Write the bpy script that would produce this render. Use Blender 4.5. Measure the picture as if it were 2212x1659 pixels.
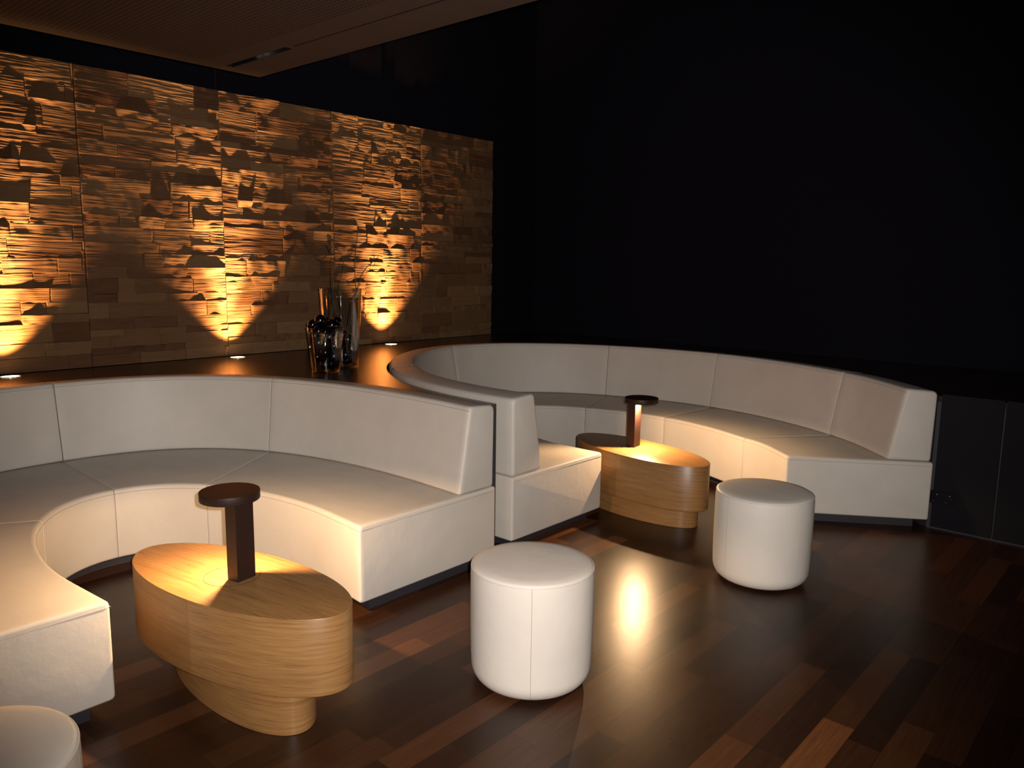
import bpy, bmesh, math, random
import numpy as np
from mathutils import Vector, Matrix
random.seed(7)
for o in list(bpy.data.objects): bpy.data.objects.remove(o)
C = bpy.context.scene.collection
SC = bpy.context.scene
# ------------------------------------------------------------------ camera
FPX = 1679.5; YAW, PITCH, ROLL = 0.72449, 0.15176, 0.013692
HC = 1.6
Fv = Vector((math.cos(YAW)*math.cos(PITCH), math.sin(YAW)*math.cos(PITCH), -math.sin(PITCH)))
R0 = Vector((math.sin(YAW), -math.cos(YAW), 0)); U0 = R0.cross(Fv)
Rv = R0*math.cos(ROLL)+U0*math.sin(ROLL); Uv = -R0*math.sin(ROLL)+U0*math.cos(ROLL)
cam = bpy.data.objects.new('camera', bpy.data.cameras.new('camera')); C.objects.link(cam)
M = Matrix.Identity(4)
for i in range(3):
    M[i][0] = Rv[i]; M[i][1] = Uv[i]; M[i][2] = -Fv[i]
M[2][3] = HC
cam.matrix_world = M
cam.data.sensor_width = 36; cam.data.lens = FPX/2212*36; cam.data.clip_start = .05
SC.camera = cam
# ------------------------------------------------------------------ exposure, world, flash
SC.view_settings.view_transform = 'Standard'; SC.view_settings.look = 'None'
SC.view_settings.gamma = 1; SC.view_settings.use_curve_mapping = False
SC.view_settings.exposure = 0
W = bpy.data.worlds.new('world'); SC.world = W; W.use_nodes = True
W.node_tree.nodes['Background'].inputs[0].default_value = (1, .52, .32, 1)
W.node_tree.nodes['Background'].inputs[1].default_value = 0.018
def light(name, kind, loc, color, energy, radius=.02, target=None, size=None, blend=None):
    l = bpy.data.lights.new(name, kind); l.color = color; l.energy = energy
    if kind != 'AREA': l.shadow_soft_size = radius
    o = bpy.data.objects.new(name, l); C.objects.link(o); o.location = loc
    if target is not None:
        o.rotation_euler = (Vector(target)-Vector(loc)).to_track_quat('-Z', 'Y').to_euler()
    if size: l.spot_size = math.radians(size)
    if blend is not None: l.spot_blend = blend
    return o
# the camera's own small flash, a few centimetres right of and above the lens
fp = Vector((0, 0, HC))+Rv*.045+Uv*.035
light('camera_flash', 'SPOT', fp, (1, .93, .87), 540, .012, fp+Fv, 88, .75)
LEDZ = .84; WALLY = 5.87
# ------------------------------------------------------------------ helpers
def tag(o, label=None, cat=None, group=None, kind=None):
    if label: o['label'] = label
    if cat: o['category'] = cat
    if group: o['group'] = group
    if kind: o['kind'] = kind
    return o
def empty(name, loc, rz=0):
    o = bpy.data.objects.new(name, None); C.objects.link(o)
    o.location = loc; o.rotation_euler = (0, 0, rz); o.empty_display_size = .1
    return o
class MB:
    def __init__(s): s.v = []; s.f = []; s.m = []
    def add(s, vs, fs, mi=0):
        n = len(s.v); s.v += [tuple(v) for v in vs]; s.f += [tuple(n+i for i in f) for f in fs]; s.m += [mi]*len(fs)
    def box(s, x0, x1, y0, y1, z0, z1):
        s.add([(x, y, z) for z in (z0, z1) for y in (y0, y1) for x in (x0, x1)],
              [(0, 2, 3, 1), (4, 5, 7, 6), (0, 1, 5, 4), (2, 6, 7, 3), (0, 4, 6, 2), (1, 3, 7, 5)])
    def lathe(s, prof, n=64, sx=1, sy=1, cx=0, cy=0, cap=True, mi=0, mtop=None):
        vs = [(cx+r*sx*math.cos(2*math.pi*k/n), cy+r*sy*math.sin(2*math.pi*k/n), z) for r, z in prof for k in range(n)]
        fs = [(i*n+k, i*n+(k+1) % n, (i+1)*n+(k+1) % n, (i+1)*n+k) for i in range(len(prof)-1) for k in range(n)]
        s.add(vs, fs, mi)
        if cap:
            b = len(s.v)-len(vs)
            s.f.append(tuple(b+k for k in reversed(range(n)))); s.m.append(mi)
            s.f.append(tuple(b+(len(prof)-1)*n+k for k in range(n))); s.m.append(mi if mtop is None else mtop)
    def tube(s, pts, r, n=8, r1=None):
        pts = [Vector(p) for p in pts]; vs = []; L = len(pts)
        for i, p in enumerate(pts):
            d = (pts[min(i+1, L-1)]-pts[max(i-1, 0)]).normalized()
            a = d.cross(Vector((0, 0, 1)) if abs(d.z) < .9 else Vector((1, 0, 0))).normalized(); b = d.cross(a)
            rr = r if r1 is None else r+(r1-r)*i/(L-1)
            vs += [p+a*rr*math.cos(2*math.pi*k/n)+b*rr*math.sin(2*math.pi*k/n) for k in range(n)]
        fs = [(i*n+k, i*n+(k+1) % n, (i+1)*n+(k+1) % n, (i+1)*n+k) for i in range(L-1) for k in range(n)]
        fs += [tuple(reversed(range(n))), tuple((L-1)*n+k for k in range(n))]
        s.add(vs, fs)
    def build(s, name, mats, parent=None, smooth=True, angle=35, world=False, bevel=0, seg=2):
        me = bpy.data.meshes.new(name)
        off = parent.location if (parent is not None and world) else Vector((0, 0, 0))
        me.from_pydata([(v[0]-off[0], v[1]-off[1], v[2]-off[2]) for v in s.v], [], s.f)
        for m in (mats if isinstance(mats, (list, tuple)) else [mats]): me.materials.append(m)
        me.polygons.foreach_set('material_index', s.m)
        bm = bmesh.new(); bm.from_mesh(me); bmesh.ops.recalc_face_normals(bm, faces=bm.faces); bm.to_mesh(me); bm.free()
        if smooth:
            me.shade_smooth(); me.set_sharp_from_angle(angle=math.radians(angle))
        o = bpy.data.objects.new(name, me); C.objects.link(o)
        if parent is not None: o.parent = parent
        if bevel:
            md = o.modifiers.new('bevel', 'BEVEL'); md.width = bevel; md.segments = seg; md.limit_method = 'ANGLE'
            md.harden_normals = False
        return o
# ------------------------------------------------------------------ materials
class NT:
    def __init__(s, name):
        s.m = bpy.data.materials.new(name); s.m.use_nodes = True; s.t = s.m.node_tree; s.p = s.t.nodes['Principled BSDF']
    def n(s, kind, ins=None, **kw):
        x = s.t.nodes.new(kind)
        for k, v in kw.items(): setattr(x, k, v)
        for k, v in (ins or {}).items():
            if isinstance(v, bpy.types.NodeSocket): s.t.links.new(v, x.inputs[k])
            else: x.inputs[k].default_value = v
        return x
    def math(s, op, a, b=0.0, c=None):
        i = {0: a, 1: b}
        if c is not None: i[2] = c
        return s.n('ShaderNodeMath', i, operation=op).outputs[0]
    def noise(s, vec, scale, detail=3, rough=.5):
        return s.n('ShaderNodeTexNoise', {'Vector': vec, 'Scale': scale, 'Detail': detail, 'Roughness': rough}).outputs[0]
    def mapv(s, vec, sc, rot=(0, 0, 0), loc=(0, 0, 0)):
        return s.n('ShaderNodeMapping', {'Vector': vec, 'Scale': sc, 'Rotation': rot, 'Location': loc}).outputs[0]
    def ramp(s, f, stops):
        r = s.n('ShaderNodeValToRGB', {0: f}); e = r.color_ramp.elements
        while len(e) < len(stops): e.new(.5)
        for x, (p, c) in zip(e, stops): x.position = p; x.color = (*c, 1)
        return r.outputs[0]
    def mix(s, f, a, b, mode='MIX'):
        x = s.n('ShaderNodeMix', data_type='RGBA', blend_type=mode)
        for i, v in ((0, f), (6, a), (7, b)):
            if isinstance(v, bpy.types.NodeSocket): s.t.links.new(v, x.inputs[i])
            else: x.inputs[i].default_value = (*v, 1) if isinstance(v, tuple) and len(v) == 3 else v
        return x.outputs[2]
    def set(s, **kw):
        for k, v in kw.items():
            k = k.replace('_', ' ')
            if isinstance(v, bpy.types.NodeSocket): s.t.links.new(v, s.p.inputs[k])
            else: s.p.inputs[k].default_value = (*v, 1) if isinstance(v, tuple) and len(v) == 3 else v
        return s
    def bump(s, h, strength=.3, dist=.01):
        b = s.n('ShaderNodeBump', {'Height': h, 'Strength': strength, 'Distance': dist}); s.t.links.new(b.outputs[0], s.p.inputs['Normal'])
    def obj(s): return s.n('ShaderNodeTexCoord').outputs['Object']
def simple(name, col, rough=.5, metal=0, spec=.5, **kw):
    k = NT(name); k.set(Base_Color=col, Roughness=rough, Metallic=metal, Specular_IOR_Level=spec, **kw)
    v = k.noise(k.obj(), 60, 3); k.bump(v, .05, .002)
    return k.m
def leather(name, col, rough=.5):
    k = NT(name); v = k.obj()
    c = k.ramp(k.noise(v, 5, 4), [(.3, tuple(x*.93 for x in col)), (.7, col)])
    k.set(Base_Color=c, Roughness=rough, Specular_IOR_Level=.35)
    grain = k.noise(v, 420, 2); wr = k.noise(k.mapv(v, (1, 1, 1)), 9, 5, .55)
    k.bump(k.math('ADD', k.math('MULTIPLY', grain, .06), wr), .22, .012)
    return k.m
M_leather = leather('cream_leather', (.58, .535, .48))
M_ottoman = leather('white_leather', (.62, .57, .51))
M_thread = simple('seam_piping', (.36, .32, .27), .6)
M_black = simple('black_paint', (.006, .006, .008), .45, spec=.3)
M_plinth = simple('slate_plinth', (.022, .019, .024), .6)
M_wall = simple('black_wall', (.0075, .0068, .011), .9, spec=.03)
M_panel = simple('dark_panel', (.0070, .0062, .0090), .7, spec=.12)
M_chrome = simple('chrome', (.8, .8, .8), .15, 1)
def wood_dark():
    k = NT('walnut_parquet'); v = k.obj()
    s = k.n('ShaderNodeSeparateXYZ', {0: v}); x, y = s.outputs[0], s.outputs[1]
    wd = .1095
    yr = k.math('DIVIDE', k.math('ADD', y, .0095), wd); row = k.math('FLOOR', yr); fy = k.math('FRACT', yr)
    wn = k.n('ShaderNodeTexWhiteNoise', {'W': row}, noise_dimensions='1D').outputs[0]
    xs = k.math('DIVIDE', k.math('ADD', x, k.math('MULTIPLY', wn, 7.3)), k.math('ADD', k.math('MULTIPLY', wn, .25), .55))
    col = k.math('FLOOR', xs); fx = k.math('FRACT', xs)
    vec = k.n('ShaderNodeCombineXYZ', {0: row, 1: col}).outputs[0]
    rn = k.n('ShaderNodeTexWhiteNoise', {'Vector': vec}, noise_dimensions='2D').outputs[0]
    base = k.ramp(rn, [(0, (.015, .0060, .0030)), (.35, (.024, .0092, .0041)), (.7, (.037, .0140, .0057)), (.94, (.052, .0195, .0075)), (1, (.085, .032, .0115))])
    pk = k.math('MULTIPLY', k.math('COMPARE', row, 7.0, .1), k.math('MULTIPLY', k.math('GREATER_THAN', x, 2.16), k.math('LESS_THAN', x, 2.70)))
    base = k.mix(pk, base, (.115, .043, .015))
    gv = k.n('ShaderNodeVectorMath', {0: k.mapv(v, (1.6, 26, 1)), 1: k.n('ShaderNodeVectorMath', {0: vec, 1: (3.1, 7.7, 0)}, operation='MULTIPLY').outputs[0]}, operation='ADD').outputs[0]
    g = k.noise(gv, 3, 6, .65)
    g2 = k.noise(k.mapv(v, (12, 160, 1)), 1.5, 3)
    gm = k.math('ADD', k.math('MULTIPLY', g, 1.2), k.math('ADD', k.math('MULTIPLY', g2, .45), .18))
    c = k.mix(1.0, base, k.n('ShaderNodeCombineColor', {0: gm, 1: gm, 2: gm}).outputs[0], 'MULTIPLY')
    ey = k.math('MINIMUM', fy, k.math('SUBTRACT', 1, fy)); ex = k.math('MINIMUM', fx, k.math('SUBTRACT', 1, fx))
    gap = k.math('MAXIMUM', k.math('LESS_THAN', ey, .012), k.math('LESS_THAN', ex, .0018))
    c = k.mix(k.math('MULTIPLY', gap, .5), c, (.006, .003, .002))
    sm = k.noise(v, 3, 5, .6)
    rough = k.math('ADD', k.math('MULTIPLY', g2, .10), k.math('ADD', k.math('MULTIPLY', sm, .10), .205))
    k.set(Base_Color=c, Roughness=rough, Specular_IOR_Level=.30)
    h = k.math('SUBTRACT', k.math('ADD', k.math('MULTIPLY', g2, .10), k.math('MULTIPLY', g, .05)), gap)
    k.bump(h, .12, .002)
    return k.m
M_floor = wood_dark()
def oak(name, sc, seam=None):
    k = NT(name); v = k.obj()
    w = k.noise(v, 2.5, 3)
    d = k.n('ShaderNodeVectorMath', {0: v, 1: k.n('ShaderNodeCombineXYZ', {0: k.math('MULTIPLY', w, .03), 1: k.math('MULTIPLY', w, .05), 2: k.math('MULTIPLY', w, .035)}).outputs[0]}, operation='ADD').outputs[0]
    a = k.noise(k.mapv(d, sc), 1, 6, .6); b = k.noise(k.mapv(d, tuple(x*4 for x in sc)), 1, 4, .6)
    t = k.math('ADD', k.math('MULTIPLY', a, .5), k.math('MULTIPLY', b, .5))
    c = k.ramp(t, [(.30, (.135, .062, .021)), (.45, (.215, .108, .037)), (.58, (.26, .135, .048)), (.75, (.31, .168, .062))])
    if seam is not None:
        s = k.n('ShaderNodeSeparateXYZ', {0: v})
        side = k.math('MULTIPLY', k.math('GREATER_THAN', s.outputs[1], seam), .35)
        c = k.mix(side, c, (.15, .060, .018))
    k.set(Base_Color=c, Roughness=.38, Specular_IOR_Level=.45)
    k.bump(b, .08, .002)
    return k.m
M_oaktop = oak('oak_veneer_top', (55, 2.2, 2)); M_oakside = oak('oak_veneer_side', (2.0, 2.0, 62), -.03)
M_oakbase = oak('oak_veneer_base', (2.0, 2.0, 62))
M_lamp = simple('dark_bronze_lamp', (.020, .008, .0055), .5, 0, .25)
def stonem():
    k = NT('split_sandstone'); v = k.obj()
    a = k.n('ShaderNodeAttribute', attribute_name='tone').outputs['Fac']
    n = k.noise(k.mapv(v, (3, 1, 14)), 2.2, 6, .6)
    t = k.math('ADD', k.math('MULTIPLY', a, .75), k.math('MULTIPLY', k.math('SUBTRACT', n, .5), .5))
    c = k.ramp(t, [(0, (.100, .046, .022)), (.3, (.142, .071, .033)), (.6, (.180, .097, .045)), (1, (.255, .145, .070))])
    k.set(Base_Color=c, Roughness=.85, Specular_IOR_Level=.2)
    h = k.noise(k.mapv(v, (6, 1, 95)), 1.3, 6, .7)
    k.bump(h, .55, .006)
    return k.m
M_stone = stonem()
def ledgem():
    k = NT('dark_lacquered_wood'); v = k.obj()
    g = k.noise(k.mapv(v, (2, 40, 2)), 1.5, 4)
    c = k.ramp(g, [(.3, (.016, .008, .005)), (.7, (.032, .014, .008))])
    k.set(Base_Color=c, Roughness=.27, Specular_IOR_Level=.6)
    return k.m
M_ledge = ledgem()
def perfm():
    k = NT('perforated_plasterboard'); v = k.obj()
    s = k.n('ShaderNodeSeparateXYZ', {0: v}); p = .026
    f = [k.math('SUBTRACT', k.math('FRACT', k.math('DIVIDE', s.outputs[i], p)), .5) for i in (0, 1)]
    r = k.math('ADD', k.math('MULTIPLY', f[0], f[0]), k.math('MULTIPLY', f[1], f[1]))
    hole = k.math('LESS_THAN', r, .085)
    # plain margin along the two free edges (object origin at the corner)
    hole = k.math('MULTIPLY', hole, k.math('LESS_THAN', s.outputs[0], -.42))
    hole = k.math('MULTIPLY', hole, k.math('LESS_THAN', s.outputs[1], -.12))
    c = k.mix(hole, (.062, .040, .029), (.016, .011, .008))
    k.set(Base_Color=c, Roughness=.8, Specular_IOR_Level=.2)
    k.bump(k.math('SUBTRACT', 1, hole), .4, .004)
    return k.m
M_perf = perfm()
def glassm():
    k = NT('clear_glass'); t = k.t; t.nodes.remove(k.p); out = t.nodes['Material Output']
    lw = k.n('ShaderNodeLayerWeight', {'Blend': .35})
    tr = k.n('ShaderNodeBsdfTransparent', {'Color': (.95, .96, .96, 1)}); gl = k.n('ShaderNodeBsdfGlossy', {'Color': (.9, .9, .9, 1), 'Roughness': .03})
    f = k.math('MINIMUM', k.math('ADD', k.math('MULTIPLY', lw.outputs['Fresnel'], .8), .02), .6)
    mx = k.n('ShaderNodeMixShader', {0: f, 1: tr.outputs[0], 2: gl.outputs[0]})
    t.links.new(mx.outputs[0], out.inputs[0]); return k.m
M_glass = glassm()
M_ball = simple('dark_mirror_ball', (.10, .09, .11), .12, 1)
M_ballm = simple('dark_satin_ball', (.06, .055, .065), .33, 1)
M_twig = simple('willow_bark', (.045, .035, .018), .7)
def emis(name, col, st):
    k = NT(name); k.set(Base_Color=(0, 0, 0), Emission_Color=col, Emission_Strength=st); return k.m
M_emit = emis('uplight_lens', (1, .74, .42), 9); M_emitd = emis('lamp_lens', (1, .74, .42), 30)
M_emits = emis('slot_spot_lens', (1, .85, .7), 1.2)
# ------------------------------------------------------------------ room shell
b = MB(); b.box(-3, 8.2, -3.2, 6.2, -.1, 0); tag(b.build('floor', M_floor, smooth=False), 'dark walnut strip parquet floor running under the seating', kind='structure')
b = MB(); b.box(-3, 8.2, WALLY+.03, WALLY+.15, 0, 5.6); tag(b.build('wall_back', M_wall, smooth=False), 'black back wall behind the stone cladding', kind='structure')
b = MB(); b.box(7.0, 7.12, -3.2, WALLY+.03, 0, 5.6); tag(b.build('wall_right', M_wall, smooth=False), 'plain black wall filling the right of the view', kind='structure')
b = MB(); b.box(-3, 8.2, -3.2, 6.2, 5.6, 5.7); tag(b.build('ceiling', M_wall, smooth=False), 'black upper ceiling above the lowered panel', kind='structure')
# ------------------------------------------------------------------ lowered ceiling panel
SZ = 2.75; SX, SY = 2.775, 4.62
so = empty('ceiling_panel', (SX, SY, SZ)); tag(so, 'lowered brown perforated ceiling panel with a plain border', 'ceiling panel')
b = MB(); sx0, sx1 = -.285, -.235      # slot opening along Y, starts .10 from the far edge, .66 long
b.box(-4.6, sx0, -6.5, 0, 0, .2); b.box(sx1, 0, -6.5, 0, 0, .2)
b.box(sx0, sx1, -.10, 0, 0, .2); b.box(sx0, sx1, -6.5, -.74, .0, .2)
b.build('perforated_board', M_perf, so, smooth=False)
b = MB(); b.box(sx0, sx1, -.74, -.10, .12, .13); b.box(sx0, sx0+.002, -.74, -.10, .001, .12); b.box(sx1-.002, sx1, -.74, -.10, .001, .12)
b.box(sx0+.002, sx1-.002, -.74, -.738, .001, .12); b.box(sx0+.002, sx1-.002, -.102, -.10, .001, .12); b.build('slot_recess', M_black, so, smooth=False)
b = MB(); b.box(sx0+.018, sx0+.022, -6.4, -.80, -.0025, .001); b.build('thin_slot_line', M_panel, so, smooth=False)
for yy in (-.36, -.44):
    b = MB(); b.lathe([(.010, .02), (.010, .06)], 20, cx=(sx0+sx1)/2, cy=yy, mi=0); b.build('slot_spot', M_emits, so)
# unseen fill light and fixture above the aisle, added to warm the stool tops
b = MB(); b.lathe([(.05, -.003), (.05, 0.0), (.036, 0.0), (.034, -.002)], 32, cap=False, cx=1.45-SX, cy=.95-SY); b.build('stool_fill_trim', M_black, so)
b = MB(); b.lathe([(.034, -.0022), (.034, -.0004)], 32, cx=1.45-SX, cy=.95-SY); b.build('stool_fill_lens', M_emits, so)
light('stool_fill_light', 'SPOT', (1.45, .95, SZ-.012), (1, .64, .40), 52, .03, (1.45, .95, 0), 68, .7)
# ------------------------------------------------------------------ stone wall panels
def vnoise(x, y, seed):
    xi = np.floor(x).astype(np.int64); yi = np.floor(y).astype(np.int64); fx = x-xi; fy = y-yi
    fx = fx*fx*(3-2*fx); fy = fy*fy*(3-2*fy)
    def h(a, b_):
        n = (a*374761393+b_*668265263+seed*1274126177) & 0x7fffffff
        n = ((n ^ (n >> 13))*1274126177) & 0x7fffffff
        return ((n ^ (n >> 16)) & 0xffff)/65535.
    return (h(xi, yi)*(1-fx)+h(xi+1, yi)*fx)*(1-fy)+(h(xi, yi+1)*(1-fx)+h(xi+1, yi+1)*fx)*fy
ST = 2.90
def stone_panel(x0, x1, seed, label):
    rs = np.random.RandomState(seed); z0 = LEDZ+.004
    w = x1-x0-.007; hgt = ST-z0
    nx = int(w/.0072); nz = int(hgt/.0048)
    X, Z = np.meshgrid(np.linspace(0, w, nx), np.linspace(0, hgt, nz))
    edges = [0.]
    while edges[-1] < hgt-.04: edges.append(edges[-1]+rs.choice([.05, .065, .08, .095, .11, .13]))
    edges[-1] = hgt+1e-3
    ri = np.clip(np.searchsorted(edges, Z[:, 0], side='right')-1, 0, len(edges)-2)
    H = np.zeros_like(X); T = np.zeros_like(X)
    for r in range(len(edges)-1):
        rows = np.where(ri == r)[0]
        if not len(rows): continue
        v = ((Z[rows]-edges[r])/(edges[r+1]-edges[r])); x = X[rows]
        cuts = [0.]
        while cuts[-1] < w: cuts.append(cuts[-1]+rs.uniform(.12, .58))
        ci = np.searchsorted(cuts, x[0], side='right')-1
        nstr = len(cuts); d0 = rs.uniform(0, .006, nstr); amp = rs.choice([.003, .009, .016, .024, .034], nstr, p=[.2, .25, .25, .18, .12])
        tn = np.clip(rs.normal(.52, .26, nstr), 0, 1); tilt = rs.uniform(-.006, .006, nstr); ph = rs.uniform(0, 100, nstr)
        c = ci[None, :].repeat(len(rows), 0)
        bul = np.clip(vnoise(x*7+ph[c], v*.8+r*3.1, seed)*.7+vnoise(x*19+ph[c], v*1.5+r, seed+5)*.45-.38, 0, 1)
        h = d0[c]+amp[c]*bul*(.25+.75*v)*1.5+tilt[c]*(v-.5)
        # slanting splits along the bedding
        zz = Z[rows]+x*.03*(ph[c] % 3-1.2)
        h += (vnoise(x*5+ph[c], zz*130, seed+9)-.5)*.0030+(vnoise(x*11, zz*240+ph[c], seed+3)-.5)*.0016
        gx = np.minimum.reduce([np.abs(x-k) for k in cuts])
        h -= .0035*(gx < .004)
        H[rows] = h; T[rows] = tn[c]
    dep = .022+H
    root_y = WALLY+.028
    vs = np.stack([X.ravel(), -dep.ravel(), Z.ravel()], 1)
    idx = np.arange(nx*nz).reshape(nz, nx)
    q = np.stack([idx[:-1, :-1].ravel(), idx[:-1, 1:].ravel(), idx[1:, 1:].ravel(), idx[1:, :-1].ravel()], 1)
    # side walls back to the backing plane
    bd = np.concatenate([idx[0, :], idx[1:, -1], idx[-1, ::-1][1:], idx[::-1, 0][1:-1]])
    n0 = len(vs); bv = vs[bd].copy(); bv[:, 1] = 0
    vs = np.concatenate([vs, bv]); nb = len(bd); k = np.arange(nb)
    q2 = np.stack([bd, n0+k, n0+(k+1) % nb, np.roll(bd, -1)], 1)
    q = np.concatenate([q, q2])
    me = bpy.data.meshes.new('stone_panel'); me.vertices.add(len(vs)); me.vertices.foreach_set('co', vs.astype(np.float32).ravel())
    me.loops.add(q.size); me.loops.foreach_set('vertex_index', q.astype(np.int32).ravel())
    me.polygons.add(len(q)); me.polygons.foreach_set('loop_start', np.arange(0, q.size, 4, dtype=np.int32))
    me.update(calc_edges=True); me.validate()
    at = me.attributes.new('tone', 'FLOAT', 'POINT'); at.data.foreach_set('value', np.concatenate([T.ravel(), T.ravel()[bd]]).astype(np.float32))
    me.materials.append(M_stone)
    me.polygons.foreach_set('use_smooth', np.zeros(len(q), dtype=bool))
    o = bpy.data.objects.new('stone_panel', me); C.objects.link(o); o.location = (x0, root_y, z0)
    tag(o, label, 'stone panel', 'split-stone panels of the lit wall')
    return o
PX = [.05, 1.09, 2.13, 3.17, 4.21, 5.25, 6.28]
PL = ['split sandstone wall panel outside the left edge of the view', 'leftmost visible split stone panel, cut by the frame, lit by the leftmost uplight',
      'split stone panel second from left, mostly in shadow between two uplights',
      'split stone panel right of the seam that the middle uplight shines on', 'split stone panel behind the twigs and glass vases',
      'narrow-looking dim split stone panel at the right end of the stone wall']
for i in range(1, 6):
    stone_panel(PX[i], PX[i+1], 11+i, PL[i])
# ------------------------------------------------------------------ sofas
def catmull(P, step=.04):
    P = [Vector(p) for p in P]; out = []
    Q = [P[0]*2-P[1]]+P+[P[-1]*2-P[-2]]
    for i in range(1, len(Q)-2):
        p0, p1, p2, p3 = Q[i-1:i+3]; n = max(2, int((p2-p1).length/step))
        for k in range(n):
            t = k/n
            out.append(.5*((2*p1)+(p2-p0)*t+(2*p0-5*p1+4*p2-p3)*t*t+(3*p1-p0-3*p2+p3)*t*t*t))
    out.append(P[-1]); return out
def resample(P, n):
    L = [0]
    for a, b_ in zip(P, P[1:]): L.append(L[-1]+(b_-a).length)
    out = []; j = 0
    for i in range(n):
        s = L[-1]*i/(n-1)
        while j < len(P)-2 and L[j+1] < s: j += 1
        t = (s-L[j])/max(1e-9, L[j+1]-L[j]); out.append(P[j].lerp(P[j+1], min(1, max(0, t))))
    return out
def smooth_stations(O, Fc, it=6):
    for _ in range(it):
        for L in (O, Fc):
            Q = [p.copy() for p in L]
            for i in range(1, len(L)-1): L[i] = Q[i]*.5+(Q[i-1]+Q[i+1])*.25
    return O, Fc
def rounded_ring(poly, rad, seg=4):
    """poly = list of (u, z) corners; rad per corner -> rounded ring"""
    n = len(poly); out = []
    for i in range(n):
        p = Vector(poly[i]); a = Vector(poly[i-1])-p; c = Vector(poly[(i+1) % n])-p
        r = min(rad[i], a.length*.45, c.length*.45); an = a.normalized(); cn = c.normalized()
        p0 = p+an*r; p1 = p+cn*r
        for k in range(seg+1):
            t = k/seg; out.append(((1-t)**2)*p0+2*t*(1-t)*p+t*t*p1)
    return out
def sweep(name, O, Fc, i0, i1, poly, rad, mat, parent, end=.012, end2=.012, puff=0.0, seg=4, ebow=0.0):
    """sweep a cross-section between stations i0..i1 (floats allowed)"""
    ring = rounded_ring(poly, rad, seg); cu = sum(p.x for p in ring)/len(ring); cz = sum(p.y for p in ring)/len(ring)
    umin = min(p.x for p in ring); umax = max(p.x for p in ring); zmax = max(p.y for p in ring)
    def at(s):
        i = int(min(max(s, 0), len(O)-1.0001)); t = s-i
        return O[i].lerp(O[i+1], t), Fc[i].lerp(Fc[i+1], t)
    seglen = ((O[min(i0 and int(i0)+1 or 1, len(O)-1)]-O[int(i0)]).length+(Fc[int(i0)+1]-Fc[int(i0)]).length)/2
    ds = end/seglen
    d2 = end2/seglen
    st = [(i0, end), (i0+ds*.12, end*.55), (i0+ds*.4, end*.2), (i0+ds, 0)]
    k = math.floor(i0+ds)+1
    while k < i1-d2: st.append((k, 0)); k += 1
    st += [(i1-d2, 0), (i1-d2*.4, end2*.2), (i1-d2*.12, end2*.55), (i1, end2)]
    b = MB(); m = len(ring); vs = []
    for s, sh in st:
        o, f = at(s); d = f-o; Wd = d.length; d = d/Wd
        fr = (s-i0)/(i1-i0); pf = (4*fr*(1-fr))**.4 if 0 < fr < 1 else 0
        for p in ring:
            u, z = p.x, p.y
            if u > 0: u = u*(Wd/WREF) if umax > .6 else u
            du = u-cu*(Wd/WREF if umax > .6 else 1); dz = z-cz
            u -= sh*(1 if du > 0 else -1)*min(1, abs(du)/.03); z -= sh*(1 if dz > 0 else -1)*min(1, abs(dz)/.03)
            if puff and z > zmax-.05:
                q = (p.x-umin)/(umax-umin); z += puff*max(0, 4*q*(1-q))**.7*pf
            q2 = o+d*u; vs.append((q2.x, q2.y, z))
    fs = [(i*m+j, i*m+(j+1) % m, (i+1)*m+(j+1) % m, (i+1)*m+j) for i in range(len(st)-1) for j in range(m)]
    fs += [tuple(range(m)), tuple((len(st)-1)*m+j for j in reversed(range(m)))]
    b.add(vs, fs)
    return b.build(name, mat, parent, world=True, angle=50)
WREF = .93; SEATZ = .43; BOT = .062; BACKZ = .885
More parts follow.
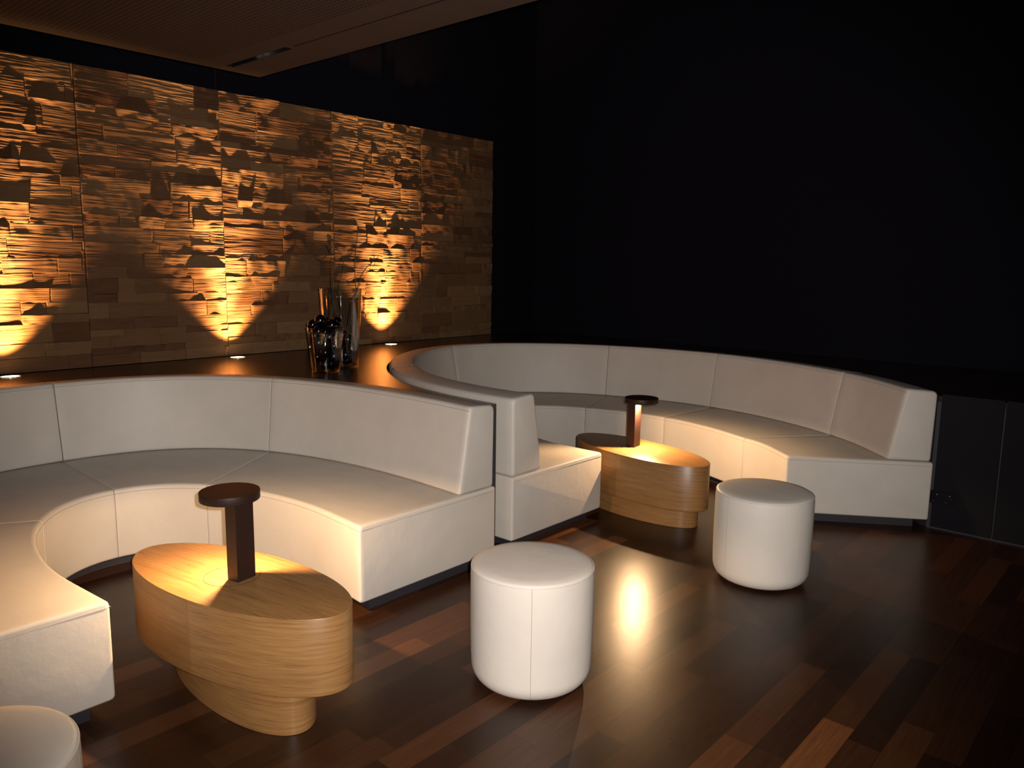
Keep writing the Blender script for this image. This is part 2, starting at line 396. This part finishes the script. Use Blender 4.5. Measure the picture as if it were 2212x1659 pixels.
def build_sofa(O, Fc, seams_seat, seams_back, root):
    n = len(O)-1
    def at(s):
        i = int(min(max(s, 0), n-.0001)); return O[i].lerp(O[i+1], s-i), Fc[i].lerp(Fc[i+1], s-i)
    g = .0020/((O[1]-O[0]).length)      # half gap between sections
    cs = [0]+seams_seat+[n]
    for a, c in zip(cs, cs[1:]):
        s = sweep('seat_section', O, Fc, a+(g if a else 0), c-(g if c < n else 0), [(0, BOT), (WREF, BOT), (WREF, SEATZ), (0, SEATZ)], [.012, .018, .020, .012], M_leather, root, end=.012 if a == 0 else .003, end2=.012 if c == n else .003, puff=.010)
        # stitched seam just under the top edge, running on across the open end faces
        b = MB(); pts = []
        for k in range(int((c-a)*2)+1):
            o, f = at(a+.05+(c-a-.1)*k/int((c-a)*2)); d = (f-o).normalized(); q = f+d*.0004; pts.append((q.x, q.y, SEATZ-.022))
        b.tube(pts, .0013, 6)
        for e_, nb in ((a, 1), (c, n-1)):
            if e_ in (0, n):
                o, f = O[e_], Fc[e_]; t = (o-O[nb]).normalized(); b.tube([((o.lerp(f, .02+.965*k/12))+t*.0004).to_tuple()[:2]+(SEATZ-.0225,) for k in range(13)], .0013, 6)
        b.build('piping', M_thread, s, world=False)
        s.children[0].location = -root.location
    cb = [0.12]+seams_back+[n-.12]
    for a, c in zip(cb, cb[1:]):
        s = sweep('backrest_section', O, Fc, a+(g if a > .2 else 0), c-(g if c < n-.2 else 0), [(.012, SEATZ+.003), (.268, SEATZ+.003), (.19, BACKZ), (.006, BACKZ-.012)], [.015, .02, .022, .03], M_leather, root, end=.016 if a < .2 else .003, end2=.016 if c > n-.2 else .003)
        b = MB(); pts = []
        for k in range(int((c-a)*2)+1):
            o, f = at(a+.06+(c-a-.12)*k/int((c-a)*2)); d = (f-o).normalized(); q = o+d*(.1940+.0003); pts.append((q.x, q.y, BACKZ-.023))
        b.tube(pts, .0014, 6); b.build('piping', M_thread, s)
        s.children[0].location = -root.location
    # recessed plinth
    b = MB(); vs = []; st = [.9+(n-1.8)*k/60 for k in range(61)]
    for s_ in st:
        o, f = at(s_); d = f-o; Wd = d.length; d /= Wd
        for u, z in ((.06, 0.001), (Wd-.075, 0.001), (Wd-.075, BOT+.004), (.06, BOT+.004)):
            q = o+d*u; vs.append((q.x, q.y, z))
    fs = [(i*4+j, i*4+(j+1) % 4, (i+1)*4+(j+1) % 4, (i+1)*4+j) for i in range(60) for j in range(4)]+[(0, 1, 2, 3), (243, 242, 241, 240)]
    b.add(vs, fs); tag(b.build('plinth', M_plinth, root, world=True, smooth=False), 'recessed slate-grey plinth')
# --- near sofa: stations right end -> back -> left end
def sup(cx, cy, a, b_, n, ang, oy):
    lo, hi = 0, 4
    dx, dy = math.cos(ang), math.sin(ang)
    for _ in range(50):
        m = (lo+hi)/2; x = dx*m; y = oy+dy*m-cy
        v = abs(x/a)**n+(abs(y/b_)**n if y > 0 else 0)
        if v > 1: hi = m
        else: lo = m
    return Vector((cx+dx*lo, oy+dy*lo, 0))
CX1 = 1.525; Y0 = 2.725; YS = 3.59
O1 = []; F1 = []
NS = 20
def edge_x(a, b_, n, y): return a*(1-(max(0, y-3.1)/b_)**n)**(1/n)
for k in range(NS):
    y = Y0+(YS-Y0)*k/NS
    O1.append(Vector((CX1+edge_x(1.455, 2.04, 2.4, y)-.02*max(0, 3.1-y)/.35, y, 0))); F1.append(Vector((CX1+edge_x(.565, .985, 2.1, y)-.03*max(0, 3.1-y)/.35, y, 0)))
NP = 80
for k in range(NP+1):
    a = math.pi*k/NP
    O1.append(sup(CX1, 3.1, 1.455, 2.04, 2.4, a, YS)); F1.append(sup(CX1, 3.1, .565, .985, 2.1, a, YS))
for k in reversed(range(NS)):
    q = O1[k].copy(); q.x = 2*CX1-q.x; O1.append(q); q = F1[k].copy(); q.x = 2*CX1-q.x; F1.append(q)
O1, F1 = smooth_stations(O1, F1, 8)
n1 = len(O1)-1
s1 = NS+NP*30.3/180; sm = [s1+1.3, n1/2-.9, n1-s1]
r1 = empty('curved_sofa', (CX1, 3.6, 0)); tag(r1, 'near cream leather horseshoe sofa wrapped around the table at the left', 'sofa', None)
build_sofa(O1, F1, sm, sm, r1)
# --- far sofa
O2p = [(3.14, 2.765, 0), (3.135, 3.1, 0), (3.17, 3.42, 0), (3.26, 3.78, 0), (3.44, 4.16, 0), (3.70, 4.52, 0), (4.04, 4.83, 0), (4.44, 5.06, 0), (4.86, 5.14, 0),
       (5.26, 5.06, 0), (5.63, 4.80, 0), (5.95, 4.37, 0), (6.16, 3.80, 0), (6.24, 3.2, 0), (6.17, 2.62, 0), (5.97, 2.08, 0), (5.66, 1.57, 0), (5.22, 1.14, 0)]
O2 = resample(catmull(O2p), 121)
nrm = []
for i in range(len(O2)):
    t = (O2[min(i+1, 120)]-O2[max(i-1, 0)]).normalized(); nrm.append(Vector((t.y, -t.x, 0)))
nrm[0] = Vector((1, 0, 0)); 
e = Vector((-.543, .84, 0)).normalized()
for i in range(121):     # ease the last normals to the measured end-face direction, the first to +X
    if i < 12: nrm[i] = Vector((1, 0, 0)).lerp(nrm[i], i/12).normalized()
    if i > 105: nrm[i] = nrm[i].lerp(e, (i-105)/15).normalized()
F2 = []
for i in range(121):
    wd = .86 if i < 8 else (.86+.07*min(1, (i-8)/15))
    if i > 108: wd = .93-.06*(i-108)/12
    F2.append(O2[i]+nrm[i]*wd)
O2, F2 = smooth_stations(O2, F2, 10)
def near_station(F_, x, y): return min(range(len(F_)), key=lambda i: (F_[i].x-x)**2+(F_[i].y-y)**2)
sa = near_station(F2, 5.168, 3.768); sb = near_station(F2, 5.372, 3.065); sc_ = near_station(F2, 5.12, 2.27)
sback = near_station(O2, 4.74, 5.12); sleft = near_station(O2, 3.5, 4.25)
r2 = empty('curved_sofa', (4.4, 3.3, 0)); tag(r2, 'far cream leather sofa curving around the table in the background', 'sofa')
build_sofa(O2, F2, [sleft, sback, sa, sb, sc_], [sleft, sback, sa, sb, sc_], r2)
# ------------------------------------------------------------------ ledge with the sofa recesses
def grow(O_, F_, d): return [o+(o-f).normalized()*d for o, f in zip(O_, F_)]
e1 = grow(O1, F1, .012)[::-1]; e2 = grow(O2, F2, .012)
outl = [Vector((-1.6, 2.86, 0)), Vector((.02, 2.86, 0))]+[p for p in e1 if p.y > 2.87]+[Vector((2.995, 2.87, 0)), Vector((3.115, 2.87, 0))]+[p for p in e2[2:-2]]
outl += [Vector((5.28, 1.165, 0)), Vector((5.28, -2.6, 0)), Vector((6.99, -2.6, 0)), Vector((6.99, WALLY+.028, 0)), Vector((-1.6, WALLY+.028, 0))]
def prism(name, pts, z0, z1, mat, parent):
    bm = bmesh.new(); v = [bm.verts.new((p.x, p.y, z0)) for p in pts]; f = bm.faces.new(v)
    r = bmesh.ops.extrude_face_region(bm, geom=[f]); 
    for q in r['geom']:
        if isinstance(q, bmesh.types.BMVert): q.co.z = z1
    bmesh.ops.triangulate(bm, faces=[f_ for f_ in bm.faces if len(f_.verts) > 4]); bmesh.ops.recalc_face_normals(bm, faces=bm.faces)
    me = bpy.data.meshes.new(name); bm.to_mesh(me); bm.free(); me.materials.append(mat)
    o = bpy.data.objects.new(name, me); C.objects.link(o)
    if parent: o.parent = parent
    return o
lr = empty('wall_ledge', (0, 0, 0)); tag(lr, 'dark lacquered wooden ledge behind the sofas along the stone wall', 'ledge')
prism('ledge_top', outl, LEDZ-.035, LEDZ, M_ledge, lr)
prism('ledge_body', outl, .0, LEDZ-.036, M_plinth, lr)
# panelled front at the right
b = MB()
for y0, y1 in ((-.26, .80), (.808, 1.14)): b.box(5.264, 5.279, y0, y1, .015, .855)
tag(b.build('front_panel', M_panel, lr, smooth=False, bevel=.002), 'dark grey front panels right of the far sofa')
# ------------------------------------------------------------------ socket strip
sk = empty('power_socket', (5.262, 1.095, .21)); tag(sk, 'black multiple power socket on the dark panel beside the far sofa', 'socket')
M_gloss = simple('gloss_black_plastic', (.008, .008, .011), .12)
b = MB(); b.box(-.012, 0, -.075, .075, -.04, .04); b.build('faceplate', M_gloss, sk, smooth=False, bevel=.003)
for yy in (-.036, .036):
    b = MB(); b.lathe([(.026, 0), (.026, .002), (.021, .002), (.020, -.0)], 28, cap=False)
    b.v = [(-.012-z, yy+x, y) for x, y, z in b.v]; b.build('socket_ring', M_gloss, sk)
    b = MB(); b.box(-.0145, -.0115, yy-.007, yy+.007, -.024, -.020); b.build('earth_clip', M_chrome, sk, smooth=False)
# ------------------------------------------------------------------ uplights let into the ledge
UL = ['leftmost uplight in the ledge, at the left edge of the frame', 'middle uplight in the ledge, behind the near sofa back', 'rightmost uplight in the ledge, behind the tip of the far sofa']
for i, x in enumerate((1.575, 3.167, 4.741)):
    u = empty('recessed_uplight', (x, 5.735, LEDZ)); tag(u, UL[i], 'uplight', 'recessed uplights of the stone wall')
    b = MB(); b.lathe([(.066, .0005), (.066, .004), (.058, .005), (.056, .0012)], 40, cap=False); b.build('trim_ring', M_chrome, u)
    b = MB(); b.lathe([(.056, .0004), (.055, .002)], 40); b.build('lens', M_emit, u)
    light('uplight_flood', 'SPOT', (x, 5.735, LEDZ+.012), (1, .50, .17), 230, .02, (x, 5.85, LEDZ+1), 88, .7)
    light('uplight_core', 'SPOT', (x, 5.735, LEDZ+.014), (1, .58, .23), 1050, .02, (x, 5.86, LEDZ+1.5), 40, 1.0)
# ------------------------------------------------------------------ elliptical tables
def make_table(cx, cy, ang, bang, boff, label):
    t = empty('coffee_table', (cx, cy, 0), math.radians(ang)); tag(t, label, 'table')
    A, B = .229, .556
    def ell(z, s=0): return (z, s)
    b = MB(); n = 128
    prof = [(0, .142), (-.003, .139)]
    def ring(a, b_, z): return [(a*math.cos(2*math.pi*k/n), b_*math.sin(2*math.pi*k/n), z) for k in range(n)]
    rs = [(.003, .138), (0, .141), (0, .4175), (.0012, .4195), (.003, .42)]
    vs = [];
    for d, z in rs: vs += ring(A-d, B-d, z)
    fs = [(i*n+k, i*n+(k+1) % n, (i+1)*n+(k+1) % n, (i+1)*n+k) for i in range(len(rs)-1) for k in range(n)]
    b.add(vs, fs, 0); b.f.append(tuple(range(n))[::-1]); b.m.append(0); b.f.append(tuple((len(rs)-1)*n+k for k in range(n))); b.m.append(1)
    b.build('table_body', [M_oakside, M_oaktop], t)
    b = MB(); vs = []
    rs = [(.002, .0), (0, .002), (0, .139)]
    for d, z in rs: vs += ring(.172-d, .462-d, z)
    fs = [(i*n+k, i*n+(k+1) % n, (i+1)*n+(k+1) % n, (i+1)*n+k) for i in range(len(rs)-1) for k in range(n)]
    b.add(vs, fs); b.f.append(tuple(range(n))[::-1]); b.m.append(0); b.f.append(tuple(2*n+k for k in range(n))); b.m.append(0)
    o = b.build('table_base', M_oakbase, t); o.rotation_euler.z = math.radians(bang); o.location = boff
    b = MB(); b.lathe([(.1020, .4201), (.1020, .4207), (.1032, .4207), (.1032, .4201)], 72, cap=False, cy=.02); b.build('inlay_ring', M_lamp, t)
    return t
make_table(1.408, 2.628, 9.5, -12.5, (-.005, -.010, 0), 'near oval oak table with lamp, standing inside the near sofa')
make_table(4.296, 2.68, -11.4, 6, (.0, .0, 0), 'far oval oak table with lamp, standing inside the far sofa')
def make_lamp(x, y, ang, label):
    t = empty('table_lamp', (x, y, .4208), math.radians(ang)); tag(t, label, 'lamp')
    b = MB(); b.box(-.041, .041, -.079, -.021, 0, .302); b.build('post', M_lamp, t, smooth=False, bevel=.0015)
    b = MB(); b.lathe([(.108, .300), (.1085, .3005), (.109, .302), (.109, .330), (.1085, .3315), (.108, .332)], 72); h = b.build('lamp_head', M_lamp, t, angle=22)
    b = MB(); b.lathe([(.020, .297), (.020, .300)], 32, cx=.006, cy=.008); b.build('lens', M_emitd, h)
    t2 = Matrix.Rotation(math.radians(ang), 3, 'Z') @ Vector((.013, .008, 0))
    p = Vector((x+t2.x, y+t2.y, .4208+.294))
    light('table_lamp_light', 'SPOT', p, (1, .61, .30), 86, .010, p-Vector((0, 0, 1)), 164, .15)
make_lamp(1.410, 2.652, 9.5, 'black mushroom-shaped lamp on the near oval table')
make_lamp(4.330, 2.695, 184, 'black mushroom-shaped lamp on the far oval table')
# ------------------------------------------------------------------ ottomans
def make_ottoman(x, y, r, h, seamang, label, sk=1):
    t = empty('round_stool', (x, y, 0), math.radians(seamang)); tag(t, label, 'stool', 'round leather stools')
    b = MB(); prof = [(r-.055, .008)]
    for k in range(9):
        a = math.pi/2*k/8; prof.append((r-.055+.051*math.sin(a), .075-.067*math.cos(a)))
    prof += [(r-.002, .12), (r, .25), (r-.001, h-.03), (r-.004, h-.010)]
    b.lathe(prof, 96); b.build('side_cover', M_ottoman, t, angle=60)
    b = MB(); b.lathe([(r-.005, h-.011), (r-.006, h-.005), (r-.016, h+.001), (r-.05, h+.005), (r*.5, h+.008), (.02, h+.009)], 96); b.build('top_cushion', M_ottoman, t, angle=60)
    b = MB(); n = 96; pts = [((r-.0035)*math.cos(2*math.pi*k/n), (r-.0035)*math.sin(2*math.pi*k/n), h-.0085) for k in range(n+1)]
    b.tube(pts, .0022, 8); b.build('piping', M_ottoman, t)
    for a in (0, math.pi/2, math.pi, math.pi*1.5):
        b = MB(); b.tube([((q-.0002)*math.cos(a), (q-.0002)*math.sin(a), z) for q, z in prof[2:]], .0011, 6)
        b.build('side_seam', M_thread, t)
    b = MB(); b.lathe([(r-.065, 0.001), (r-.065, .012)], 64); b.build('base_ring', M_black, t)
make_ottoman(2.205, 1.832, .240, .468, 219.7, 'white round leather stool in the centre foreground, nearest to the near sofa end')
make_ottoman(3.785, 1.595, .246, .468, 249, 'white round leather stool in front of the far oval table')
make_ottoman(.378, 2.00, .247, .468, 60, 'white round leather stool cut off by the bottom left corner')
# ------------------------------------------------------------------ vases, balls, twigs
def make_vase(x, y, r0, r1, h, label):
    b = MB(); t = .004; prof = [(0.001, 0.001), (r0-.006, .001), (r0, .008)]
    prof += [(r0+(r1-r0)*k/8, .008+(h-.008)*k/8) for k in range(1, 9)]
    prof += [(r1-t*.5, h+.002)]
    prof += [(r0-t+(r1-r0)*k/8, .018+(h-.018)*k/8) for k in range(8, -1, -1)]
    prof += [(r0-t-.01, .014), (.001, .014)]
    b.lathe(prof, 72, cap=True); o = b.build('glass_vase', M_glass, angle=60); o.location = (x, y, LEDZ)
    tag(o, label, 'vase'); return o
VT = (3.42, 4.70); VS = (3.185, 4.565)
make_vase(*VT, .118, .152, .575, 'tall tapered clear glass vase holding twigs and dark balls')
make_vase(*VS, .096, .126, .315, 'short tapered clear glass vase filled with dark balls')
def pack(cx, cy, r0, r1, h, radii, seed, group, label, heap=False):
    rs = random.Random(seed); placed = []
    for rb in radii:
        best = None
        for _ in range(900):
            a = rs.uniform(0, 2*math.pi); rr = math.sqrt(rs.random())*(r1-rb-.004)
            x, y = rr*math.cos(a), rr*math.sin(a); z = .0165+rb
            for (px, py, pz, pr) in placed:
                d2 = (x-px)**2+(y-py)**2; s = (rb+pr+.0006)**2
                if d2 < s: z = max(z, pz+math.sqrt(s-d2))
            zz = z
            if z < h:
                lim = r0+(r1-r0)*max(0, (z-rb*.3))/h-.0048-rb*1.02
                if rr > lim: continue
            if best is None or z < best[2]: best = (x, y, z, rb)
        placed.append(best)
    for i, (x, y, z, rb) in enumerate(placed):
        b = MB(); n = 28
        b.lathe([(rb*math.sin(math.pi*(k+.02)/16.04), -rb*math.cos(math.pi*(k+.02)/16.04)) for k in range(17)], n)
        o = b.build('decorative_ball', M_ball if i % 3 else M_ballm, angle=80); o.location = (cx+x, cy+y, LEDZ+z)
        tag(o, label, 'ball', group)
pack(*VS, .096, .126, .315, [.04, .036, .04, .042, .036, .04, .038, .042, .036, .04, .04, .036, .042, .04, .038, .036, .04, .04, .04, .042, .038, .04, .036, .04], 3,
     'dark balls in the short vase', 'shiny dark ball among those filling the short glass vase')
pack(*VT, .118, .152, .575, [.045, .04, .045, .04, .038, .045, .042, .045, .04, .042, .045, .048, .04], 5,
     'dark balls in the tall vase', 'shiny dark ball lying in the bottom of the tall glass vase')
def twig(pix, side, dep, r, label, cx0=735):
    """polyline given as lateral / height offsets in metres from the tall vase, with real depth spread"""
    br = []
    for path in pix:
        P = []
        for k, (l, z, d) in enumerate(path):
            p = Vector((VT[0], VT[1], LEDZ))+Vector((R0.x, R0.y, 0))*l+Vector((.75, .66, 0))*d+Vector((0, 0, .24+(z-.24)*.87)); P.append(p)
        br.append(catmull(P, .02))
    b = MB()
    for k, P in enumerate(br): b.tube(P, r*1.35 if k == 0 else r*.9, 6, r*.7 if k == 0 else r*.5)
    o = b.build('willow_twig', M_twig); tag(o, label, 'twig', 'twigs in the tall vase'); return o
twig([[(-.02, .24, .02), (-.045, .45, .0), (-.055, .62, -.03), (-.05, .80, -.05), (-.055, .93, -.06), (-.075, .985, -.06)],
      [(-.055, .93, -.06), (-.03, .985, -.07), (-.02, 1.03, -.08)], [(-.056, .91, -.06), (-.10, .885, -.05), (-.135, .86, -.04), (-.15, .87, -.04)],
      [(-.05, .86, -.05), (-.02, .865, -.05), (-.035, .89, -.05)]], 0, 0, .0032, 'leftmost thin willow twig, forked at its tip, in the tall vase')
twig([[(.01, .26, .03), (-.01, .45, .04), (-.02, .63, .04), (.0, .75, .06), (.015, .80, .06), (-.005, .90, .07), (-.045, .965, .08)],
      [(-.02, .63, .04), (-.05, .60, .03), (-.04, .55, .02), (-.02, .52, .02)], [(.0, .70, .05), (.04, .69, .05), (.05, .65, .05)]], 0, 0, .003, 'wavy willow twig bending left in the tall vase')
twig([[(.05, .24, -.02), (.085, .45, -.01), (.11, .62, .0), (.105, .78, .0), (.115, .95, .0), (.13, 1.08, .0), (.125, 1.165, .0)],
      [(.11, .72, 0), (.06, .70, .0), (.05, .65, .01)], [(.108, .86, 0), (.10, .89, .0), (.115, .91, 0)]], 0, 0, .0032, 'tallest straight willow twig, standing before the lit stone')
twig([[(.03, .26, .05), (.06, .46, .06), (.09, .58, .06), (.12, .66, .05), (.14, .73, .05), (.18, .80, .05), (.225, .845, .04), (.24, .875, .04), (.235, .91, .04)],
      [(.20, .825, .05), (.235, .815, .04), (.245, .845, .04), (.262, .86, .03)], [(.21, .84, .05), (.255, .875, .05), (.27, .90, .05)], [(.12, .66, .05), (.135, .665, .05), (.11, .61, .03), (.08, .56, .02), (.07, .53, .02)],
      [(.165, .78, .05), (.20, .775, .05), (.23, .79, .05)]], 0, 0, .0032, 'curly willow twig leaning right in the tall vase')
